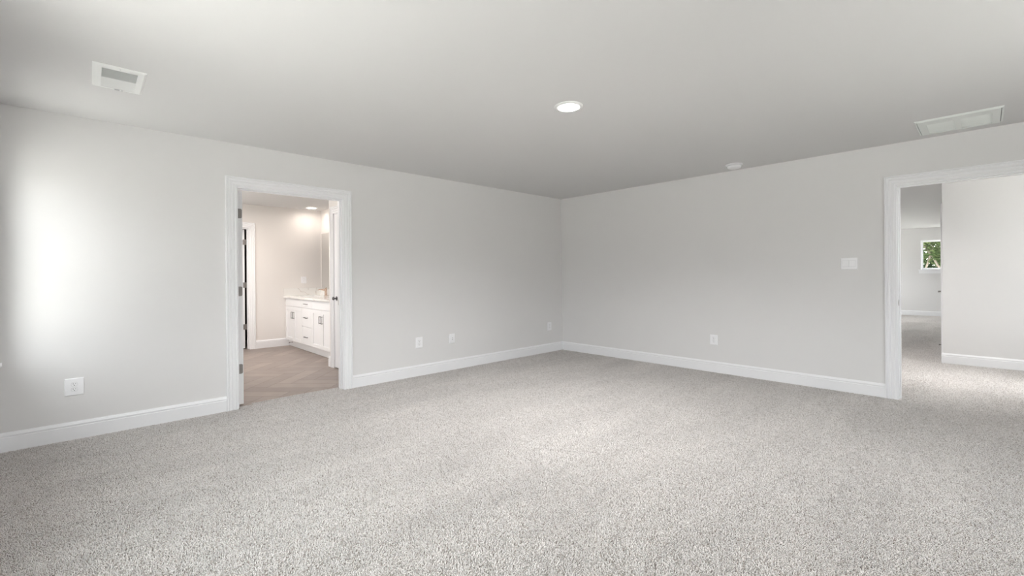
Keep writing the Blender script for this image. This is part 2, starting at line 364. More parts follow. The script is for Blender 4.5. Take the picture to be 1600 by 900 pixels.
# carpet: bedroom, doorway tongue with a curved edge, hall and loft
edge = [(-4.735, 1.0), (-4.775, 1.04), (-4.815, 1.09), (-4.845, 1.15), (-4.862, 1.23), (-4.868, 1.35), (-4.868, 1.6), (-4.864, 1.8), (-4.862, DA[1])]
poly = [(XA, YR), (XR, YR), (XR, YB), (DB[1], YB), (DB[1], HB), (2.0, HB), (2.0, HWY), (HWX, HWY), (HWX, 10.6), (3.2, 10.6), (3.2, FARY), (LX, FARY), (LX, HB), (DB[0], HB), (DB[0], YB), (XA, YB), (XA, DA[1])] + edge[::-1] + [(XA, 1.0)]
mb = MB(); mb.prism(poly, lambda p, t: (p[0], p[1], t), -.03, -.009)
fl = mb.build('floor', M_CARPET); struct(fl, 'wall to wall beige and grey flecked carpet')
def carpet_pile():
    '''cut pile: one patch of twisted yarn tufts repeated over the carpet by geometry nodes'''
    import numpy as np
    rng = np.random.default_rng(11)
    P, sp = .5, .0052
    n = int(P / sp); gx, gy = np.meshgrid((np.arange(n) + .5) * sp, (np.arange(n) + .5) * sp)
    base = np.stack([gx.ravel(), gy.ravel()], 1) - P / 2 + rng.uniform(-.0026, .0026, (n * n, 2)); K = len(base)
    h = rng.uniform(.0075, .0115, K); a = rng.uniform(0, 2 * np.pi, K); a2 = a + rng.normal(0, 1.1, K); l = rng.uniform(.001, .0055, K); l2 = rng.uniform(.0015, .0055, K)
    d1 = np.stack([np.cos(a), np.sin(a)], 1) * l[:, None]; d2 = np.stack([np.cos(a2), np.sin(a2)], 1) * l2[:, None]
    pts = [np.c_[base, np.zeros(K)], np.c_[base + d1 * .6, h * .55], np.c_[base + d1 + d2 * .5, h * .9], np.c_[base + d1 + d2, h]]
    rad = [.0019, .0022, .0020, .0009]
    tw = rng.uniform(0, 2 * np.pi, K); S4 = 4
    V = np.zeros((K, 4, S4, 3))
    for j in range(4):
        for k in range(S4):
            t = tw + 2 * np.pi * k / S4 + j * .5
            V[:, j, k, :] = pts[j] + np.c_[np.cos(t) * rad[j], np.sin(t) * rad[j], (np.zeros(K) if j < 2 else np.sin(t * 1.0 + a) * .0006)]
    V = V.reshape(-1, 3); V[:, 2] -= .009
    q = []
    for j in range(3):
        for k in range(S4):
            q.append([j * S4 + k, j * S4 + (k + 1) % S4, (j + 1) * S4 + (k + 1) % S4, (j + 1) * S4 + k])
    q.append([12, 13, 14, 15]); q = np.array(q)
    F = (q[None] + (np.arange(K) * 16)[:, None, None]).reshape(-1, 4)
    # cell centres that carry the patch
    cells = []
    def fill(x0, x1, y0, y1):
        nx, ny = max(1, round((x1 - x0) / P)), max(1, round((y1 - y0) / P)); cx, cy = (x1 - x0) / nx, (y1 - y0) / ny
        for i in range(nx):
            for j in range(ny):
                f1, f2 = random.choice((-1, 1)), random.choice((-1, 1))
                cells.append((x0 + (i + .5) * cx, y0 + (j + .5) * cy, f1 * cx / P, f2 * cy / P))
    e_ = .004
    fill(XA + .015, XR - .015, YR + .015, YB - .015)
    fill(DB[0] + e_, DB[1] - e_, YB - .015, HB + .015)
    fill(LX + .016, 2.0 - .016, HB + .015, HWY - .016)
    fill(LX + .016, HWX - .016, HWY - .016, 10.6); fill(LX + .016, 3.2 - .02, 10.6, FARY - .016)
    # doorway tongue up to the curved edge
    ys = np.linspace(DA[0] + .012, DA[1] - .004, 9)
    ex = [(-4.735, 1.0), (-4.775, 1.04), (-4.815, 1.09), (-4.845, 1.15), (-4.862, 1.23), (-4.868, 1.35), (-4.868, 1.6), (-4.864, 1.8), (-4.862, DA[1])]
    for y0, y1 in zip(ys[:-1], ys[1:]):
        ym = (y0 + y1) / 2; xe = np.interp(ym, [p[1] for p in ex], [p[0] for p in ex])
        cells.append(((xe + XA + .015) / 2, ym, (XA + .015 - xe) / P, (y1 - y0) / P))
    C_ = np.array(cells)
    nv = len(V); allv = np.vstack([V, np.c_[C_[:, :2], np.zeros(len(C_))]])
    # the narrow doorway cells would squash the tufts, so they get real tufts of their own instead
    small = (np.abs(C_[:, 2]) < .6) | (np.abs(C_[:, 3]) < .6)
    extra = []
    for (cx, cy, sx_, sy_) in C_[small]:
        wx, wy = abs(sx_) * P, abs(sy_) * P
        sel = (np.abs(base[:, 0]) < wx / 2) & (np.abs(base[:, 1]) < wy / 2); T_ = V[:nv].reshape(K, 16, 3)[sel].copy(); T_[:, :, 0] += cx; T_[:, :, 1] += cy; extra.append((T_, np.where(sel)[0]))
    C_ = C_[~small]
    EX = np.concatenate([e0 for e0, _ in extra]).reshape(-1, 3); ei = np.concatenate([i0 for _, i0 in extra])
    tone_k = rng.uniform(0, 1, K); cols = np.zeros((K, 3))
    cols[:] = (.735, .709, .694)
    cols *= rng.uniform(.90, 1.04, (K, 1))
    m1 = tone_k < .30; cols[m1] = np.array((.60, .565, .54)) * rng.uniform(.92, 1.06, (m1.sum(), 1))
    m2 = tone_k < .09; cols[m2] = np.array((.39, .35, .32)) * rng.uniform(.85, 1.1, (m2.sum(), 1))
    def mk(name, verts, faces, colr, ncell=0):
        me = bpy.data.meshes.new(name); me.vertices.add(len(verts)); me.vertices.foreach_set('co', verts.ravel())
        me.loops.add(faces.size); me.loops.foreach_set('vertex_index', faces.ravel().astype(np.int32))
        me.polygons.add(len(faces)); me.polygons.foreach_set('loop_start', (np.arange(len(faces)) * 4).astype(np.int32)); me.update(calc_edges=True)
        me.materials.append(M_YARN)
        ca = me.color_attributes.new('tone', 'FLOAT_COLOR', 'POINT'); c4 = np.ones((len(verts), 4), np.float32); c4[:len(colr), :3] = colr; ca.data.foreach_set('color', c4.ravel())
        me.polygons.foreach_set('use_smooth', np.ones(len(faces), bool))
        o = bpy.data.objects.new(name, me); COL.objects.link(o); o.parent = fl; o['kind'] = 'stuff'; return o
    vc = np.repeat(cols, 16, 0)
    allv = np.vstack([V, np.c_[C_[:, :2], np.zeros(len(C_))]])
    o = mk('pile', allv, F, vc); me = o.data
    at = me.attributes.new('cell', 'BOOLEAN', 'POINT'); at.data.foreach_set('value', np.r_[np.zeros(nv, bool), np.ones(len(C_), bool)])
    at = me.attributes.new('cell_scale', 'FLOAT_VECTOR', 'POINT'); sc_ = np.ones((len(allv), 3), np.float32); sc_[nv:, 0] = C_[:, 2]; sc_[nv:, 1] = C_[:, 3]; at.data.foreach_set('vector', sc_.ravel())
    ng = bpy.data.node_groups.new('pile_spread', 'GeometryNodeTree')
    ng.interface.new_socket('Geometry', in_out='INPUT', socket_type='NodeSocketGeometry'); ng.interface.new_socket('Geometry', in_out='OUTPUT', socket_type='NodeSocketGeometry')
    gi = ng.nodes.new('NodeGroupInput'); go = ng.nodes.new('NodeGroupOutput'); sg = ng.nodes.new('GeometryNodeSeparateGeometry'); sg.domain = 'POINT'
    na = ng.nodes.new('GeometryNodeInputNamedAttribute'); na.data_type = 'BOOLEAN'; na.inputs['Name'].default_value = 'cell'
    nb = ng.nodes.new('GeometryNodeInputNamedAttribute'); nb.data_type = 'FLOAT_VECTOR'; nb.inputs['Name'].default_value = 'cell_scale'
    ip = ng.nodes.new('GeometryNodeInstanceOnPoints')
    lk = ng.links.new
    lk(gi.outputs[0], sg.inputs['Geometry']); lk(na.outputs[0], sg.inputs['Selection'])
    lk(sg.outputs['Selection'], ip.inputs['Points']); lk(sg.outputs['Inverted'], ip.inputs['Instance']); lk(nb.outputs[0], ip.inputs['Scale']); lk(ip.outputs[0], go.inputs[0])
    md = o.modifiers.new('pile_spread', 'NODES'); md.node_group = ng
    FE = (q[None] + (np.arange(len(ei)) * 16)[:, None, None]).reshape(-1, 4)
    mk('pile_edge', EX, FE, np.repeat(cols[ei], 16, 0))
carpet_pile()
# herringbone plank tile
def herringbone():
    w, L, g = .178, .712, .0035
    vs, fs, tones = [], [], []
    c, s = math.cos(math.pi / 4), math.sin(math.pi / 4)
    ox, oy = -5.442, 1.917
    def rectp(u0, v0, u1, v1):
        pts = [(u0 + g / 2, v0 + g / 2), (u1 - g / 2, v0 + g / 2), (u1 - g / 2, v1 - g / 2), (u0 + g / 2, v1 - g / 2)]
        return [(ox + u * c - v * s, oy + u * s + v * c) for u, v in pts]
    for i in range(-60, 61):
        for j in range(-12, 13):
            bu, bv = i * w + j * L, i * w - j * L
            for r in ((bu, bv, bu + L, bv + w), (bu, bv + w, bu + w, bv + w + L)):
                q = rectp(*r)
                if max(p[0] for p in q) < XF - 1.3 or min(p[0] for p in q) > -4.74 or max(p[1] for p in q) < YS or min(p[1] for p in q) > YV: continue
                # clip to the room
                out = q
                for ax, lim, sg in ((0, XF - 1.3, 1), (0, -4.72, -1), (1, YS, 1), (1, YV, -1)):
                    new = []
                    for k in range(len(out)):
                        a, b = out[k], out[(k + 1) % len(out)]
                        ia = (a[ax] - lim) * sg >= 0; ib = (b[ax] - lim) * sg >= 0
                        if ia: new.append(a)
                        if ia != ib:
                            t = (lim - a[ax]) / (b[ax] - a[ax]); new.append((a[0] + (b[0] - a[0]) * t, a[1] + (b[1] - a[1]) * t))
                    out = new
                    if not out: break
                if len(out) < 3: continue
                n = len(vs); vs += [(p[0], p[1], -.006) for p in out]; fs.append(tuple(range(n, n + len(out)))); tones.append(.88 + .24 * random.random())
    me = bpy.data.meshes.new('floor_bathroom'); me.from_pydata(vs, [], fs); me.materials.append(M_PLANK)
    ca = me.color_attributes.new('tone', 'FLOAT_COLOR', 'CORNER')
    for p, tn in zip(me.polygons, tones):
        for li in p.loop_indices: ca.data[li].color = (tn, tn * .99, tn * .98, 1)
    o = bpy.data.objects.new('floor_bathroom', me); COL.objects.link(o); struct(o, 'taupe wood-look plank tile laid in herringbone')
    g_ = MB().box(XF - 1.3, -4.735, YS, YV, -.05, -.0085).build('grout', M_GROUT, o)
herringbone()

# ------------------------------------------------------------------ baseboards and casings
BB = [(0, -.009), (.015, -.009), (.015, .096), (.0105, .099), (.0105, .1035), (.0145, .107), (.0145, .115), (.0105, .119), (.008, .1255), (.0045, .129), (.0045, .133), (0, .133)]
def baseboard(name, runs, material=M_TRIM):
    """runs: list of (p0, p1, normal): wall line on the floor and the direction into the room; ends mitred by m0/m1 (+1 inside corner, -1 outside)"""
    mb = MB()
    for r in runs:
        p0, p1, nrm = r[:3]; m0, m1 = (r[3] if len(r) > 3 else (0, 0))
        d = (Vector(p1) - Vector(p0)).normalized(); nn = Vector(nrm)
        n = len(BB); vs = []
        for (p, mm, sgn) in ((Vector(p0), m0, 1), (Vector(p1), m1, -1)):
            for (t, z) in BB:
                q = p + nn * t + d * (t * mm * sgn); vs.append((q.x, q.y, z))
        mb.add(vs, [tuple(range(n)), tuple(range(n, 2 * n))] + [(k, (k + 1) % n, n + (k + 1) % n, n + k) for k in range(n)])
    return struct(mb.build(name, material))
CW = .091
baseboard('baseboard_left', [((XA, YR), (XA, DA[0] - .008 - CW), (1, 0), (1, 0)), ((XA, DA[1] + .008 + CW), (XA, YB), (1, 0), (0, 1))])
baseboard('baseboard_back', [((XA, YB), (DB[0] - .008 - CW, YB), (0, -1), (1, 0)), ((DB[1] + .008 + CW, YB), (XR, YB), (0, -1), (0, 1))])
baseboard('baseboard_rear', [((XA, YR), (XR, YR), (0, 1), (1, 1))])
baseboard('baseboard_right', [((XR, YR), (XR, YB), (-1, 0), (1, 1))])
baseboard('baseboard_bathroom', [((XF, CL[1] + .008 + CW), (XF, 2.60), (1, 0)), ((XF, YS), (XF, CL[0] - .1), (1, 0)), ((WX, WY), (WD[0] - .008 - CW, WY), (0, -1), (-1, 0)), ((WX, WY), (WX, 2.52), (-1, 0), (-1, 0)), ((XF, YS), (BW, YS), (0, 1))])
baseboard('baseboard_hall', [((HWX, HWY), (2.0, HWY), (0, -1), (-1, 1)), ((2.0, HB), (2.0, HWY), (-1, 0)), ((HWX, HWY), (HWX, HD[0] - .008 - CW), (-1, 0), (-1, 0)), ((HWX, HD[1] + .008 + CW), (HWX, 10.6), (-1, 0)), ((LX, HB), (LX, FARY), (1, 0))])
baseboard('baseboard_loft', [((LX, FARY), (3.2, FARY), (0, -1), (1, 1))])

CP = [(0, 0), (0, .009), (.003, .012), (.013, .012), (.015, .0085), (.022, .0085), (.026, .013), (.042, .0145), (.046, .0095), (.053, .0095), (.056, .017), (.070, .0175), (.073, .0125), (.078, .0125), (.081, .0215), (.089, .0215), (CW, .018), (CW, 0)]
def casing(name, a0, a1, top, put, z0=-.009):
    """three-sided mitred casing. put(a, z, t) -> 3-D"""
    mb = MB(); n = len(CP); vs = []
    for (sa, end) in ((-1, 0), (-1, 1), (1, 1), (1, 0)):
        for (d, t) in CP:
            a = (a0 - .008 - d) if sa < 0 else (a1 + .008 + d)
            z = (top + .008 + d) if end else z0
            vs.append(put(a, z, t))
    fs = []
    for s_ in range(3):
        for k in range(n): fs.append((s_ * n + k, s_ * n + (k + 1) % n, (s_ + 1) * n + (k + 1) % n, (s_ + 1) * n + k))
    fs += [tuple(range(n)), tuple(3 * n + k for k in range(n))]
    mb.add(vs, fs); return struct(mb.build(name, M_TRIM))
def jamb(name, a0, a1, top, put_box, d0, d1, stop):
    """door lining with stops; put_box(mb, a0,a1,d0,d1,z0,z1); depth d0..d1; stop=(s0,s1)"""
    mb = MB()
    put_box(mb, a0 - J, a0, d0, d1, 0, top + J); put_box(mb, a1, a1 + J, d0, d1, 0, top + J); put_box(mb, a0, a1, d0, d1, top, top + J)
    if stop:
        s0, s1 = stop
        put_box(mb, a0, a0 + .011, s0, s1, 0, top); put_box(mb, a1 - .011, a1, s0, s1, 0, top); put_box(mb, a0 + .011, a1 - .011, s0, s1, top - .011, top)
    return struct(mb.build(name, M_TRIM))
casing('trim_1', *DA, lambda a, z, t: (XA + t, a, z))
casing('trim_2', *DA, lambda a, z, t: (BW - t, a, z))
j1 = jamb('trim_3', *DA, lambda mb, a0, a1, d0, d1, z0, z1: mb.box(d0, d1, a0, a1, z0, z1), BW, XA, (BW + .04, BW + .075))
MB().box(BW + .006, BW + .034, DA[1] - .0015, DA[1] + .0005, .90, .957).build('strike_plate', M_NICKEL, j1)['label'] = 'satin metal strike plate'
casing('trim_4', *DB, lambda a, z, t: (a, YB - t, z))
casing('trim_5', *DB, lambda a, z, t: (a, HB + t, z))
j2 = jamb('trim_6', *DB, lambda mb, a0, a1, d0, d1, z0, z1: mb.box(a0, a1, d0, d1, z0, z1), YB, HB, (YB + .04, YB + .075))
mbx = MB().box(DB[0] - .0005, DB[0] + .0015, YB + .004, YB + .034, .89, .95); mbx.box(DB[0] - .001, DB[0] + .002, YB - .003, YB + .004, .902, .938)
mbx.build('strike_plate', M_NICKEL, j2)['label'] = 'satin metal strike plate'
casing('trim_7', *CL, lambda a, z, t: (XF + t, a, z))
jamb('trim_8', *CL, lambda mb, a0, a1, d0, d1, z0, z1: mb.box(d0, d1, a0, a1, z0, z1), XF - T, XF, (XF - .075, XF - .04))
casing('trim_9', *WD, lambda a, z, t: (a, WY - t, z))
jamb('trim_10', *WD, lambda mb, a0, a1, d0, d1, z0, z1: mb.box(a0, a1, d0, d1, z0, z1), WY, WY + T, (WY + .04, WY + .075))
casing('trim_11', *HD, lambda a, z, t: (HWX - t, a, z))
jamb('trim_12', *HD, lambda mb, a0, a1, d0, d1, z0, z1: mb.box(d0, d1, a0, a1, z0, z1), HWX, HWX + T, (HWX + .045, HWX + .08))

# ------------------------------------------------------------------ doors
def door_slab(name, w, h, th=.036):
    """panelled slab in local coords: x 0..w, y 0..th, z 0..h"""
    mb = MB()
    st, rl, mid = .115, .13, .14
    mb.box(0, st, 0, th, 0, h); mb.box(w - st, w, 0, th, 0, h)
    zs = [(0, .20), (.98, .98 + mid), (h - rl, h)]
    for a, b in zs: mb.box(st, w - st, 0, th, a, b)
    for a, b in ((.20, .98), (.98 + mid, h - rl)):
        mb.box(st, w - st, .010, th - .010, a, b)
        mb.chbox(st + .03, w - st - .03, th / 2, th - .004, a + .03, b - .03, ('y', 1), .006)
        mb.chbox(st + .03, w - st - .03, .004, th / 2, a + .03, b - .03, ('y', -1), .006)
    return mb
def place_door(name, w, h, origin, rot, parent_label, knob_x=None, knob=None):
    root = empty(name, origin); root.rotation_euler = (0, 0, rot); root['kind'] = 'structure'; root['label'] = parent_label
    door_slab(name, w, h).build('door_slab', M_TRIM, root)
    kx = w - .065
    for sg, y in ((1, .036), (-1, 0)):
        mb = MB(); mb.lathe([(.031, 0), (.031, .006 * sg), (.012, .009 * sg), (.011, .032 * sg), (.020, .038 * sg), (.027, .048 * sg), (.027, .058 * sg), (.018, .066 * sg), (0, .068 * sg)], (kx, y, .915), 'y', 24)
        mb.build('door_knob', M_NICKEL, root, smooth=True)
    return root
d1 = place_door('door_1', .965, 2.018, (BW - .001, 1.0635, .008), math.pi, 'white panelled bathroom door standing open, seen at its hinge edge')
# origin at hinge; slab runs along -x, thickness from y 1.0635 down to 1.0275
def hinge(parent_obj, world_boxes, mat_, smooth=False):
    pass
for zc in (1.815, 1.078, .343):
    mb = MB()
    n = 10; pts = []
    # leaf with rounded outer corners let into the door edge
    y0, y1, z0, z1, r = 1.030, 1.059, zc - .045, zc + .045, .013
    poly_ = [(y0, z0), (y0, z1)]
    for k in range(n + 1):
        a = math.pi / 2 * (1 - k / n); poly_.append((y1 - r + r * math.cos(a), z1 - r + r * math.sin(a)))
    for k in range(n + 1):
        a = -math.pi / 2 * k / n; poly_.append((y1 - r + r * math.cos(a), z0 + r + r * math.sin(a)))
    mb.prism(poly_, lambda p, t: (t, p[0], p[1]), BW - .0012, BW + .0012)
    mb.lathe([(.006, -.046), (.006, .046)], (BW + .001, 1.024, zc), 'z', 12)
    o = mb.build('hinge', M_BRONZE); o.parent = d1; o.matrix_parent_inverse = Matrix.LocRotScale(d1.location, d1.rotation_euler, None).inverted(); o['label'] = 'brushed metal hinge leaf'
# closet door on the far bathroom wall, hinged on its right jamb and standing open into the dark closet
root = empty('door_2', (XF - T, CL[1] - .031, .008)); root['kind'] = 'structure'; root['label'] = 'closet door opened away, seen as a narrow white edge beside a dark gap'
mbd = door_slab('x', .83, 2.015); mbd.v = [(-x, -y, z) for x, y, z in mbd.v]; mbd.build('door_slab', M_TRIM, root)
for zc in (1.80, 1.07, .36):
    mb = MB(); mb.box(-.002, .006, -.010, .012, zc - .045, zc + .045); mb.box(.0, .012, -.026, .028, zc - .045, zc + .045)
    mb.build('hinge', M_BRONZE, root)
# water-closet door (closed, face near the bathroom side)
root = empty('door_3', (WD[0] + .004, WY + .002, .008)); root['kind'] = 'structure'; root['label'] = 'white water closet door beside the vanity with a dark knob'
door_slab('x', WD[1] - WD[0] - .008, 2.028).build('door_slab', M_TRIM, root)
MB().lathe([(.028, 0), (.028, -.005), (.010, -.008), (.009, -.028), (.018, -.034), (.023, -.042), (.023, -.050), (.015, -.057), (0, -.058)], (.063, 0, .915), 'y', 24).build('door_knob', M_PULL, root, smooth=True)
# hall closet door (closed)
root = empty('door_4', (HWX + .037, HD[0] + .004, .008)); root['kind'] = 'structure'; root['label'] = 'white closet door on the hall side wall, seen edge on'
mbd = door_slab('x', HD[1] - HD[0] - .008, 2.028); mbd.v = [(-y, x, z) for x, y, z in mbd.v]; mbd.build('door_slab', M_TRIM, root)
mb = MB(); mb.lathe([(.031, 0), (.031, -.008), (.011, -.010), (.010, -.05), (.012, -.058), (0, -.06)], (-.036, .745, .915), 'x', 20)
mb.lathe([(.008, -.05), (.008, -.085), (0, -.086)], (-.036, .745, .915), 'x', 16); mb.box(-.125, -.110, .62, .757, .905, .925); mb.build('door_handle', M_BRONZE, root, smooth=False)
# spring door stop on the hall baseboard
mb = MB(); mb.lathe([(.012, 0), (.012, -.006), (.006, -.008), (.0055, -.066), (.0095, -.068), (.0095, -.086), (0, -.088)], (HWX - .0135, 9.42, .105), 'x', 16)
tag(mb.build('door_stop', M_BRONZE, None, True), 'small dark spring door stop on the hall baseboard past the doorway', 'door stop')

# ------------------------------------------------------------------ windows
def window_unit(name, label, a0, a1, z0, z1, put, depth, stool=True, double=1):
    """put(mb,a0,a1,d0,d1,z0,z1): d=0 at the room face, + outward"""
    root = empty(name, (0, 0, 0)); root['kind'] = 'structure'; root['label'] = label
    fr = MB(); f = .045
    n = double
    wd = (a1 - a0) / n
    for k in range(n):
        p, q = a0 + k * wd, a0 + (k + 1) * wd
        put(fr, p, p + f, depth - .05, depth - .02, z0, z1); put(fr, q - f, q, depth - .05, depth - .02, z0, z1)
        put(fr, p + f, q - f, depth - .05, depth - .02, z0, z0 + f); put(fr, p + f, q - f, depth - .05, depth - .02, z1 - f, z1)
        if z1 - z0 > 1.3: put(fr, p + f, q - f, depth - .05, depth - .02, (z0 + z1) / 2 - .022, (z0 + z1) / 2 + .022)
    fr.build('window_frame', M_TRIM, root)
    g = MB(); put(g, a0 + .01, a1 - .01, depth - .042, depth - .038, z0 + .01, z1 - .01); g.build('window_pane', M_GLASS, root)
    ln = MB(); put(ln, a0 - .001, a0 + .012, 0, depth - .07, z0, z1); put(ln, a1 - .012, a1 + .001, 0, depth - .07, z0, z1); put(ln, a0, a1, 0, depth - .07, z1 - .012, z1)
    ln.build('window_lining', M_TRIM, root)
    if stool:
        s_ = MB(); put(s_, a0 - .05, a1 + .05, -.038, 0, z0 - .020, z0 + .002); put(s_, a0, a1, 0, depth - .07, z0 - .0, z0 + .002); s_.build('window_sill', M_TRIM, root)
        ap = MB(); put(ap, a0 - .035, a1 + .035, -.014, 0, z0 - .11, z0 - .020); ap.build('window_apron', M_TRIM, root)
    return root
PR = lambda mb, a0, a1, d0, d1, z0, z1: mb.box(a0, a1, YR - d1, YR - d0, z0, z1)
for k, (a, b, z0, z1) in enumerate(REAR_WIN): window_unit('window_%d' % (k + 9), 'bedroom window in the rear wall, width set for its light', a, b, z0, z1, PR, TR, True, 3 if b - a > 2 else 1)
for (a, b, z0, z1) in RIGHT_FILL_WIN: window_unit('window_3', 'added bedroom window in the right wall, unseen, for fill daylight', a, b, z0, z1, lambda mb, a0, a1, d0, d1, z0, z1: mb.box(XR + d0, XR + d1, a0, a1, z0, z1), T, True, 2)
window_unit('window_4', 'small square loft window looking onto trees', *FW, lambda mb, a0, a1, d0, d1, z0, z1: mb.box(a0, a1, FARY + d0, FARY + d1, z0, z1), .16)
for nm, a, b in (('window_5', 13.9, 16.3), ('window_8', 10.9, 13.3)): window_unit(nm, 'unseen loft side window', a, b, .9, 2.0, lambda mb, a0, a1, d0, d1, z0, z1: mb.box(LX - d1, LX - d0, a0, a1, z0, z1), T, True, 2)  # the nearer one is added, unseen, to brighten hall and loft
window_unit('window_6', 'tall stairwell window', 5.9, 8.0, .9, 2.3, lambda mb, a0, a1, d0, d1, z0, z1: mb.box(2.0 + d0, 2.0 + d1, a0, a1, z0, z1), T, False, 2)
window_unit('window_7', 'added bathroom window, unseen, lighting the vanity', -7.6, -6.4, .95, 2.10, lambda mb, a0, a1, d0, d1, z0, z1: mb.box(a0, a1, YS - d1, YS - d0, z0, z1), T, False)

# ------------------------------------------------------------------ wall plates
def frame_put(kind, plane):
    # local (a, d, z): a along wall to the viewer's right, d out of the wall
    if kind == 'left': return lambda a, d, z: (plane + d, a, z)
    if kind == 'back': return lambda a, d, z: (a, plane - d, z)
def pbox(mb, put, a0, a1, d0, d1, z0, z1, c=0):
    tmp = MB()
    tmp.chbox(a0, a1, d0, d1, z0, z1, ('y', 1), c) if c else tmp.box(a0, a1, d0, d1, z0, z1)
    mb.add([put(*v) for v in tmp.v], tmp.f)
def pround(mb, put, ac, zc, w, h, r, d0, d1, n=6):
    pl = []
    for (sx_, sz_, a0) in ((1, 1, 0), (-1, 1, 90), (-1, -1, 180), (1, -1, 270)):
        for k in range(n + 1):
            t = math.radians(a0 + 90 * k / n); pl.append((ac + sx_ * (w / 2 - r) + r * math.cos(t), zc + sz_ * (h / 2 - r) + r * math.sin(t)))
    m_ = len(pl); vs = [put(p[0], d0, p[1]) for p in pl] + [put(p[0], d1, p[1]) for p in pl]
    mb.add(vs, [tuple(range(m_)), tuple(range(m_, 2 * m_))] + [(k, (k + 1) % m_, m_ + (k + 1) % m_, m_ + k) for k in range(m_)])
def plate_base(name, put, ac, zc, w, h, th=.007):
    mb = MB(); pbox(mb, put, ac - w / 2, ac + w / 2, 0, th, zc - h / 2, zc + h / 2, .0045)
    return mb.build(name, M_PLAST)
def outlet(put, ac, zc, w, h, label, style='duplex'):
    root = plate_base('wall_outlet', put, ac, zc, w, h)
    tag(root, label, 'outlet', 'power outlets on the walls' if style != 'jack' else None)
    if style == 'duplex':
        for s_ in (1, -1):
            z = zc + s_ * .0195
            mb = MB(); pround(mb, put, ac, z, .034, .029, .012, .0068, .0092); r = mb.build('receptacle', M_PLAST, root)
            sl = MB(); pbox(sl, put, ac - .0078, ac - .0054, .009, .0096, z + .0005, z + .0085); pbox(sl, put, ac + .0054, ac + .0078, .009, .0096, z + .001, z + .008)
            pround(sl, put, ac, z - .0075, .006, .0055, .0026, .009, .0096); sl.build('slot', M_SLOT, r)
            rg = MB(); pround(rg, put, ac, z, .0365, .0315, .013, .0066, .0073); rg.build('seam', M_SEAM, r)
        sc = MB(); pround(sc, put, ac, zc, .006, .006, .0029, .0068, .0078); sc.build('screw', M_PLAST, root)
    elif style == 'gfci':
        mb = MB(); pbox(mb, put, ac - .0165, ac + .0165, .0068, .0085, zc - .034, zc + .034); r = mb.build('receptacle', M_PLAST, root)
        for s_ in (1, -1):
            sl = MB(); z = zc + s_ * .021
            pbox(sl, put, ac - .0078, ac - .0054, .0085, .0090, z, z + .008); pbox(sl, put, ac + .0054, ac + .0078, .0085, .0090, z, z + .008); pround(sl, put, ac, z - .0075, .005, .005, .0024, .0085, .0090)
            sl.build('slot', M_SEAM, r)
        b_ = MB(); pbox(b_, put, ac - .008, ac + .008, .0085, .0100, zc - .0065, zc + .0065); b_.build('button', M_PLAST, r)
    return root
PL = frame_put('left', XA); PB = frame_put('back', YB)
outlet(PL, -.084, .394, .106, .130, 'white square-looking duplex outlet plate low on the left wall, left of the bathroom door')
outlet(PL, 2.912, .400, .094, .130, 'white duplex outlet low on the left wall, first one right of the bathroom door')
outlet(PL, 5.277, .402, .094, .130, 'white outlet low on the left wall close beside the room corner')
outlet(PB, -2.300, .397, .094, .122, 'white duplex outlet low on the back wall right of the room corner')
root = plate_base('wall_jack', PL, 3.400, .400, .086, .124); tag(root, 'white cable jack plate with two dark sockets between two outlets on the left wall', 'wall jack')
for z, rr in ((.409, .0075), (.388, .0075)):
    mb = MB(); pround(mb, PL, 3.40, z, rr * 2, rr * 1.8, rr * .8, .0065, .0100); r = mb.build('socket', M_PLAST, root)
    mb = MB(); pround(mb, PL, 3.40 + .001, z, .008, .0075, .0035, .0100, .0106); mb.build('socket_hole', M_SLOT, r)
PBF = lambda a, d, z: (XF + d, a, z)
o = outlet(PBF, 2.845, 1.155, .092, .122, 'white outlet on the bathroom wall above the countertop', 'gfci'); 
# two-gang rocker switch
root = plate_base('light_switch', PB, -.944, 1.302, .138, .118); tag(root, 'white double rocker light switch plate left of the hall doorway', 'light switch')
for s_ in (-1, 1):
    ac = -.944 + s_ * .0262
    sm = MB(); pbox(sm, PB, ac - .0262, ac + .0262, .0068, .0074, 1.302 - .0330, 1.302 + .0330); 
    mb = MB()
    vs = [PB(ac + a * .0250, d, 1.302 + z * .0312) for a in (-1, 1) for (d, z) in ((.0075, -1), (.0125, -1), (.0095, 0), (.0088, 1), (.0075, 1))]
    mb.add(vs, [(0, 1, 2, 3, 4), (9, 8, 7, 6, 5)] + [(k, (k + 1) % 5, 5 + (k + 1) % 5, 5 + k) for k in range(5)])
    rk = mb.build('rocker', M_PLAST, root); sm.build('rocker_gap', M_SEAM, rk)

# ------------------------------------------------------------------ ceiling fixtures
def can_light(x, y, label, lens, energy, color, group, spread=140):
    root = empty('recessed_light', (x, y, H)); tag(root, label, 'ceiling light', group)
    mb = MB(); mb.lathe([(.104, 0), (.104, -.003), (.098, -.007), (.086, -.010), (.079, -.010), (.078, -.006), (.078, 0)], (0, 0, 0), 'z', 56)
    mb.build('trim_ring', M_GRILLE, root, True)
    mb = MB(); mb.lathe([(.078, -.001), (.078, -.008), (.060, -.011), (.03, -.0125), (0, -.013)], (0, 0, 0), 'z', 56)
    mb.build('lens', lens, root, True)
    l = bpy.data.lights.new('lamp_light', 'AREA'); l.shape = 'DISK'; l.size = .15; l.energy = energy; l.color = color; l.spread = math.radians(spread)
    lo = bpy.data.objects.new('lamp_light', l); COL.objects.link(lo); lo.parent = root; lo.location = (0, 0, -.018)
can_light(-2.083, 2.552, 'round recessed ceiling light glowing in the middle of the bedroom ceiling', M_LENS, 32, (1, .985, .97), 'recessed ceiling lights')
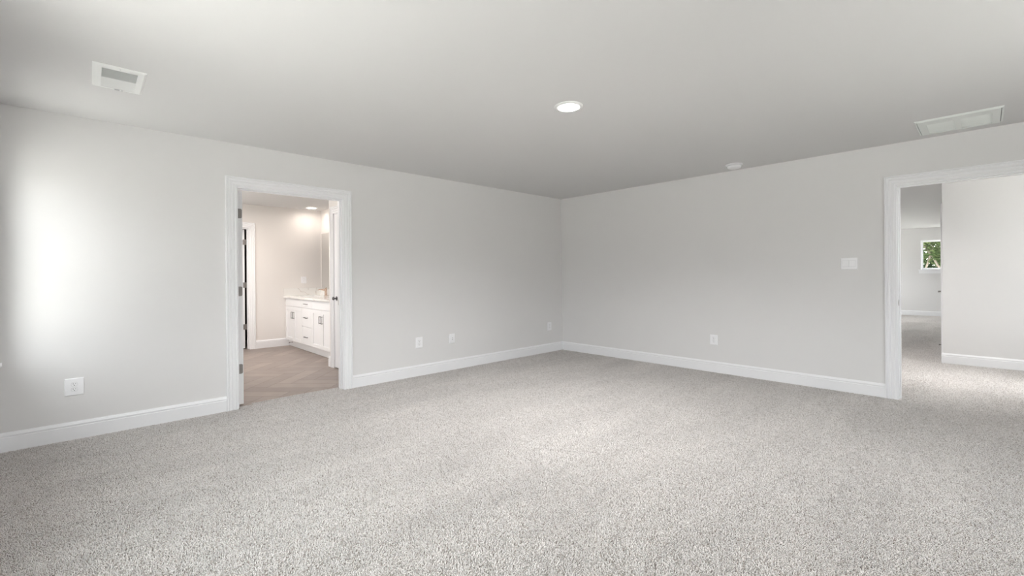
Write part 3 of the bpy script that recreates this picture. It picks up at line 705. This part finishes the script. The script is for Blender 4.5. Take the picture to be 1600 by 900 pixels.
can_light(-8.22, 2.88, 'small round recessed ceiling light glowing above the bathroom vanity', M_LENSW, 1.8, (1, .90, .82), 'recessed ceiling lights', 170)

can_light(-7.2, 1.4, 'added fill light, round and recessed in the bathroom ceiling, hidden by the door head', M_LENSW, 30, (1, .90, .83), 'recessed ceiling lights', 176)  # unseen can added to brighten the bathroom walls
can_light(-1.7, 7.3, 'added fill light, round and recessed in the hall ceiling, unseen left of the doorway', M_LENS, 26, (1, .97, .94), 'recessed ceiling lights')  # unseen can added to brighten the hall wall
can_light(-2.3, 14.6, 'added fill light, round and recessed in the far loft ceiling, unseen', M_LENS, 16, (1, .97, .94), 'recessed ceiling lights')  # unseen can added to lift the loft brightness
# supply register: near louvre bank shows the dark plate, far bank faces the room
root = empty('ceiling_register', (-3.665, .141, H)); tag(root, 'small white metal ceiling register with grey louvres near the left wall', 'air vent')
hx, hy = .207, .121
mb = MB()
def ring(mb, hx0, hy0, hx1, hy1, zb, zt):
    pass
a0, a1, b0, b1 = -.180, .162, -.080, .080     # louvre opening
def sloped_frame(mb, ox, oy, x0, x1, y0, y1, zo, zi):
    vs = [(-ox, -oy, 0), (ox, -oy, 0), (ox, oy, 0), (-ox, oy, 0),
          (-ox, -oy, -zo), (ox, -oy, -zo), (ox, oy, -zo), (-ox, oy, -zo),
          (-ox + .010, -oy + .010, -zi), (ox - .010, -oy + .010, -zi), (ox - .010, oy - .010, -zi), (-ox + .010, oy - .010, -zi),
          (x0, y0, -zi), (x1, y0, -zi), (x1, y1, -zi), (x0, y1, -zi),
          (x0, y0, 0), (x1, y0, 0), (x1, y1, 0), (x0, y1, 0)]
    fs = []
    for r in (0, 4, 8, 12):
        for k in range(4): fs.append((r + k, r + (k + 1) % 4, r + 4 + (k + 1) % 4, r + 4 + k))
    mb.add(vs, fs)
sloped_frame(mb, hx, hy, a0, a1, b0, b1, .003, .009)
mb.box(-.004, .004, b0, b1, -.010, -.001)
mb.build('frame', M_GRILLE, root)
MB().box(a0, a1, b0, b1, -.0012, -.0004).build('duct_shade_plate', M_DUCTSHADE, root)  # flat dark plate; its colour stands for shade inside the duct
for (p, q, sg, nm) in ((.006, a1, -1, 'louvre_bank'), (a0, -.006, -1, 'louvre_bank')):
    mb = MB(); n = 13; dx = (q - p) / n
    for k in range(n):
        xc = p + (k + .5) * dx; hw = dx * .52
        if p > 0: xa_, xb_, za_, zb_ = xc + .0015, xc - .0035, -.0095, -.002     # steep, dark plate seen between
        else: xa_, xb_, za_, zb_ = xc + dx * .29, xc - dx * .29, -.0035, -.0085
        mb.add([(xa_, b0, za_), (xb_, b0, zb_), (xb_, b1, zb_), (xa_, b1, za_), (xa_, b0, za_ + .0008), (xb_, b0, zb_ + .0008), (xb_, b1, zb_ + .0008), (xa_, b1, za_ + .0008)],
               [(0, 1, 2, 3), (4, 5, 6, 7), (0, 1, 5, 4), (1, 2, 6, 5), (2, 3, 7, 6), (3, 0, 4, 7)])
    mb.build(nm, M_GRILLE, root)
mb = MB(); mb.lathe([(.0035, 0), (.0035, -.0105), (0, -.011)], (.192, 0, 0), 'z', 12); mb.build('screw', M_SEAM, root)
mb = MB(); mb.box(-.200, -.186, -.014, .010, -.013, -.008); mb.lathe([(.0035, 0), (.0035, -.011), (0, -.012)], (-.193, .022, 0), 'z', 12); mb.build('damper_lever', M_SEAM, root)

# return grille
root = empty('return_air_grille', (-.143, 5.170, H)); tag(root, 'large white return air grille in the ceiling near the hall doorway', 'air vent')
mb = MB(); ho = .250
sloped_frame(mb, ho, ho, -.238, .238, -.238, .238, .004, .012); mb.build('frame', M_RETGR, root)
mb = MB(); pw = [(-.185, -.018), (.014, .190)]; py0, py1 = -.125, .210
for (x0, x1) in ((-.234, pw[0][0]), (pw[0][1], pw[1][0]), (pw[1][1], .234)): mb.box(x0, x1, -.236, .236, -.013, -.003)
for (x0, x1) in pw: mb.box(x0, x1, -.236, py0, -.013, -.003); mb.box(x0, x1, py1, .236, -.013, -.003)
mb.build('door_panel', M_RETGR, root)
MB().box(-.238, .238, -.238, .238, -.0018, -.0006).build('duct_shade_plate', M_DUCTSHADE, root)  # dark plate coloured as the shade above the return louvres
for (x0, x1) in pw:
    mb = MB(); n = 26; dy = (py1 - py0) / n
    for k in range(n):
        yc = py0 + (k + .5) * dy; hw = dy * .27
        mb.add([(x0, yc - hw, -.002), (x1, yc - hw, -.002), (x1, yc + hw, -.007), (x0, yc + hw, -.007), (x0, yc - hw, -.0012), (x1, yc - hw, -.0012), (x1, yc + hw, -.0062), (x0, yc + hw, -.0062)],
               [(0, 1, 2, 3), (4, 5, 6, 7), (0, 1, 5, 4), (1, 2, 6, 5), (2, 3, 7, 6), (3, 0, 4, 7)])
    mb.build('louvre_bank', M_RETGR, root)

# smoke detector
root = empty('smoke_detector', (-1.935, 5.290, H)); tag(root, 'round white smoke detector on the ceiling above the back wall', 'smoke detector')
MB().lathe([(.088, 0), (.088, -.006), (.084, -.012), (.062, -.014), (.060, -.014)], (0, 0, 0), 'z', 48).build('base', M_PLAST, root, True)
MB().lathe([(.058, -.012), (.058, -.018), (.071, -.019), (.072, -.023), (.070, -.034), (.064, -.042), (.045, -.047), (0, -.048)], (0, 0, 0), 'z', 48).build('cover', M_PLAST, root, True)

# ------------------------------------------------------------------ vanity
VX0, VX1, VY, VB = XF, -6.40, 2.545, 3.158
root = empty('vanity_cabinet', ((VX0 + VX1) / 2, VY, 0)); tag(root, 'long white shaker vanity cabinet with doors and drawers along the bathroom wall', 'cabinet')
off = Vector(((VX0 + VX1) / 2, VY, 0))
def vb(mb_, name, material, parent):
    """build from world coordinates under a parent whose world origin is known"""
    o = mb_.build(name, material); o.parent = parent
    pl = parent.location.copy() if parent is root else off
    o.matrix_parent_inverse = Matrix.Translation(-pl) if parent is root else Matrix.Identity(4)
    return o
mb = MB()
mb.box(VX0 + .001, VX1, VY, VB, .105, .845); mb.box(VX0 + .001, VX1, VY + .055, VB, 0, .105)
vb(mb, 'body', M_CAB, root)
mb = MB(); mb.box(VX0 + .001, VX1, VY + .040, VY + .055, 0, .100); vb(mb, 'toe_kick', M_CAB, root)
def shaker(mb, x0, x1, z0, z1, rail=.055, flat=False):
    f0, f1 = VY - .020, VY - .001
    if flat:
        mb.chbox(x0, x1, f0, f1, z0, z1, ('y', -1), .002); return
    mb.box(x0, x0 + rail, f0, f1, z0, z1); mb.box(x1 - rail, x1, f0, f1, z0, z1)
    mb.box(x0 + rail, x1 - rail, f0, f1, z0, z0 + rail); mb.box(x0 + rail, x1 - rail, f0, f1, z1 - rail, z1)
    mb.box(x0 + rail, x1 - rail, f0 + .009, f1, z0 + rail, z1 - rail)
def pull(x, z, vertical, L=.115):
    mb = MB(); y = VY - .020
    if vertical:
        mb.box(x - .005, x + .005, y - .030, y - .022, z - L / 2, z + L / 2)
        for s_ in (-1, 1): mb.box(x - .004, x + .004, y - .023, y, z + s_ * (L / 2 - .007) - .004, z + s_ * (L / 2 - .007) + .004)
    else:
        mb.box(x - L / 2, x + L / 2, y - .030, y - .022, z - .005, z + .005)
        for s_ in (-1, 1): mb.box(x + s_ * (L / 2 - .007) - .004, x + s_ * (L / 2 - .007) + .004, y - .023, y, z - .004, z + .004)
    return mb
def child_of(o, par):
    o.parent = par
g = .003
xa_, xb_, xc_ = VX0 + .028, -7.672, -7.232
for (x0, x1) in ((xa_, xb_), (xc_, VX1 - .003)):
    mb = MB(); shaker(mb, x0 + g, x1 - g, .712, .838, flat=True); vb(mb, 'false_front', M_CAB, root)
    mid = (x0 + x1) / 2
    for (p, q, hx_) in ((x0 + g, mid - g / 2, mid - .040), (mid + g / 2, x1 - g, mid + .040)):
        mb = MB(); shaker(mb, p, q, .118, .702); d_ = vb(mb, 'door', M_CAB, root)
        h_ = pull(hx_, .560, True).build('handle', M_PULL); child_of(h_, d_)
for (z0, z1, hz) in ((.712, .838, .775), (.412, .702, .555), (.118, .402, .245)):
    mb = MB(); shaker(mb, xb_ + g, xc_ - g, z0, z1, flat=True); d_ = vb(mb, 'drawer', M_CAB, root)
    h_ = pull((xb_ + xc_) / 2 - .01, hz, False, .13).build('handle', M_PULL); child_of(h_, d_)
for c_ in root.children:
    for h_ in c_.children: h_['label'] = 'grey metal bar pull'
# countertop with side and back splash, sinks cut as recessed bowls
CT = MB()
cy0, cy1, cz0, cz1 = 2.500, VB, .846, .876
sinks = [(-8.09, 2.80), (-6.82, 2.80)]
holes = [(sx0 - .22, sx0 + .22, 2.66, 2.96) for sx0, _ in sinks]
cuts = sorted({VX0 + .001, VX1 + .02} | {h[0] for h in holes} | {h[1] for h in holes})
for p, q in zip(cuts[:-1], cuts[1:]):
    hh = [h for h in holes if h[0] <= p + 1e-6 and h[1] >= q - 1e-6]
    if hh: CT.box(p, q, cy0, hh[0][2], cz0, cz1); CT.box(p, q, hh[0][3], cy1, cz0, cz1)
    else: CT.box(p, q, cy0, cy1, cz0, cz1)
ct = CT.build('countertop', M_QUARTZ); tag(ct, 'white quartz countertop with tan veins on the bathroom vanity', 'countertop')
MB().box(VX0 + .001, VX0 + .021, cy0, VB, cz1, cz1 + .135).build('side_splash', M_QUARTZ, ct)
MB().box(VX0 + .021, VX1 + .02, VB - .02, VB, cz1, cz1 + .105).build('back_splash', M_QUARTZ, ct)
for (sx0, sy0) in sinks:
    mb = MB(); t_ = .008; x0, x1, y0, y1 = sx0 - .22, sx0 + .22, 2.66, 2.96
    zb = .855
    # rim-to-bowl walls sit inside the cabinet body opening; shallow basin kept above the cabinet top
    mb.box(x0, x1, y0, y1, .846, .850); mb.box(x0, x0 + t_, y0, y1, .850, .874); mb.box(x1 - t_, x1, y0, y1, .850, .874); mb.box(x0 + t_, x1 - t_, y0, y0 + t_, .850, .874); mb.box(x0 + t_, x1 - t_, y1 - t_, y1, .850, .874)
    s_ = mb.build('sink_basin', M_CAB, ct)
# mirror
mb = MB(); mb.box(XF + .025, VX1 + .01, YV - .006, YV, .985, 2.005)
tag(mb.build('mirror', M_MIRROR), 'frameless wall mirror above the bathroom vanity', 'mirror')
# faucets
def faucet(x, y):
    root = empty('faucet', (x, y, .876))
    mb = MB(); mb.chbox(-.024, .024, -.024, .024, 0, .006, ('z', 1), .002); mb.box(-.015, .015, .004, .016, .006, .118); mb.box(-.015, .015, -.020, -.008, .006, .090); mb.build('body', M_BRASS, root)
    mb = MB(); pr = [(-.145, .096), (-.145, .104), (-.10, .117), (-.02, .112), (.0, .118), (.0, .086), (-.02, .080), (-.105, .104)]
    mb.prism(pr, lambda p, t: (t, p[0], p[1]), -.013, .013); mb.build('spout', M_BRASS, root)
    mb = MB(); mb.box(-.008, .008, -.010, .010, .118, .128); mb.prism([(-.055, .128), (-.055, .132), (.014, .140), (.014, .128)], lambda p, t: (t, p[0], p[1]), -.011, .011); mb.build('lever', M_BRASS, root)
    return root
tag(faucet(-8.09, 3.075), 'champagne-coloured single-lever faucet on the countertop in front of the mirror', 'faucet')
# door stop by the toe kick
mb = MB(); mb.lathe([(.010, 0), (.010, -.005), (.005, -.006), (.005, -.045), (.009, -.047), (.009, -.060), (0, -.062)], (-8.33, VY + .0395, .070), 'y', 14)
tag(mb.build('door_stop', M_BRONZE, None, True), 'tiny dark door stop on the vanity toe kick', 'door stop')

# ------------------------------------------------------------------ outdoors: pale ground and trees beyond the loft window
struct(MB().box(-60, 60, -40, 90, -3.3, -3.1).build('ground', M_PALEGROUND))
def tree(x, y, label, crown, trunk_paths, leaves, leafmat, seed, leafsize=.09):
    rnd = random.Random(seed)
    root = empty('tree', (x, y, -3.1)); tag(root, label, 'tree', 'trees outside the loft window')
    mb = MB()
    for pts, rads in trunk_paths: mb.tube(pts, rads, 9)
    mb.build('trunk', M_BARK, root, True)
    mb = MB()
    for (cx, cy, cz, r, cnt) in crown:
        for _ in range(cnt):
            while True:
                p = Vector((rnd.uniform(-1, 1), rnd.uniform(-1, 1), rnd.uniform(-1, 1)))
                if .15 < p.length < 1: break
            c = Vector((cx, cy, cz)) + p * r
            u = Vector((rnd.gauss(0, 1), rnd.gauss(0, 1), rnd.gauss(0, 1))).normalized(); w = u.cross(Vector((rnd.gauss(0, 1), rnd.gauss(0, 1), rnd.gauss(0, 1)))).normalized()
            s_ = leafsize * rnd.uniform(.6, 1.3)
            mb.add([c - u * s_, c - w * s_ * .45, c + u * s_, c + w * s_ * .45], [(0, 1, 2, 3)])
    o = mb.build('crown', leafmat, root); return root
# pale forked tree in front
tree(-1.45, 26.5, 'pale trunked forked tree with bright leaves outside the loft window',
     [(-.6, 0, 5.6, 1.0, 1500), (.5, .2, 5.5, 1.0, 1800), (-.1, .4, 6.6, 1.5, 2500), (-1.4, 0, 6.2, .9, 900), (.3, .5, 4.9, .5, 400), (1.3, .3, 4.6, .5, 400)],
     [([(.45, 0, 0), (.38, 0, 2.6), (.20, 0, 4.3), (-.16, 0, 5.1)], [.08, .06, .042, .03]), ([(-.55, 0, 0), (-.50, 0, 2.8), (-.36, 0, 4.3), (-.16, 0, 5.1), (-.02, .1, 5.7), (.05, .1, 6.6)], [.08, .055, .035, .035, .03, .015]),
      ([(-.16, 0, 5.1), (-.42, 0, 5.6), (-.55, 0, 6.4)], [.045, .03, .015])], 0, M_LEAF1, 3, .07)
tree(.1, 30.0, 'dense dark green tree outside the loft window, right of the forked one',
     [(0, 0, 5.0, 1.8, 5200), (-1.5, .3, 4.2, 1.3, 3000), (.9, 0, 4.4, 1.4, 2500), (-.3, .3, 3.0, 1.5, 2500)],
     [([(0, 0, 0), (.05, 0, 2.5), (0, 0, 5)], [.2, .15, .05])], 0, M_LEAF2, 5, .10)
tree(-3.9, 33.5, 'taller loose tree outside the loft window, left of the forked one',
     [(0, 0, 4.6, 1.6, 2200), (.9, 0, 5.9, 1.1, 900), (.2, 0, 3.2, 1.4, 1200)],
     [([(0, 0, 0), (.05, 0, 2.5), (0, 0, 5.6)], [.2, .14, .05])], 0, M_LEAF2, 8, .10)
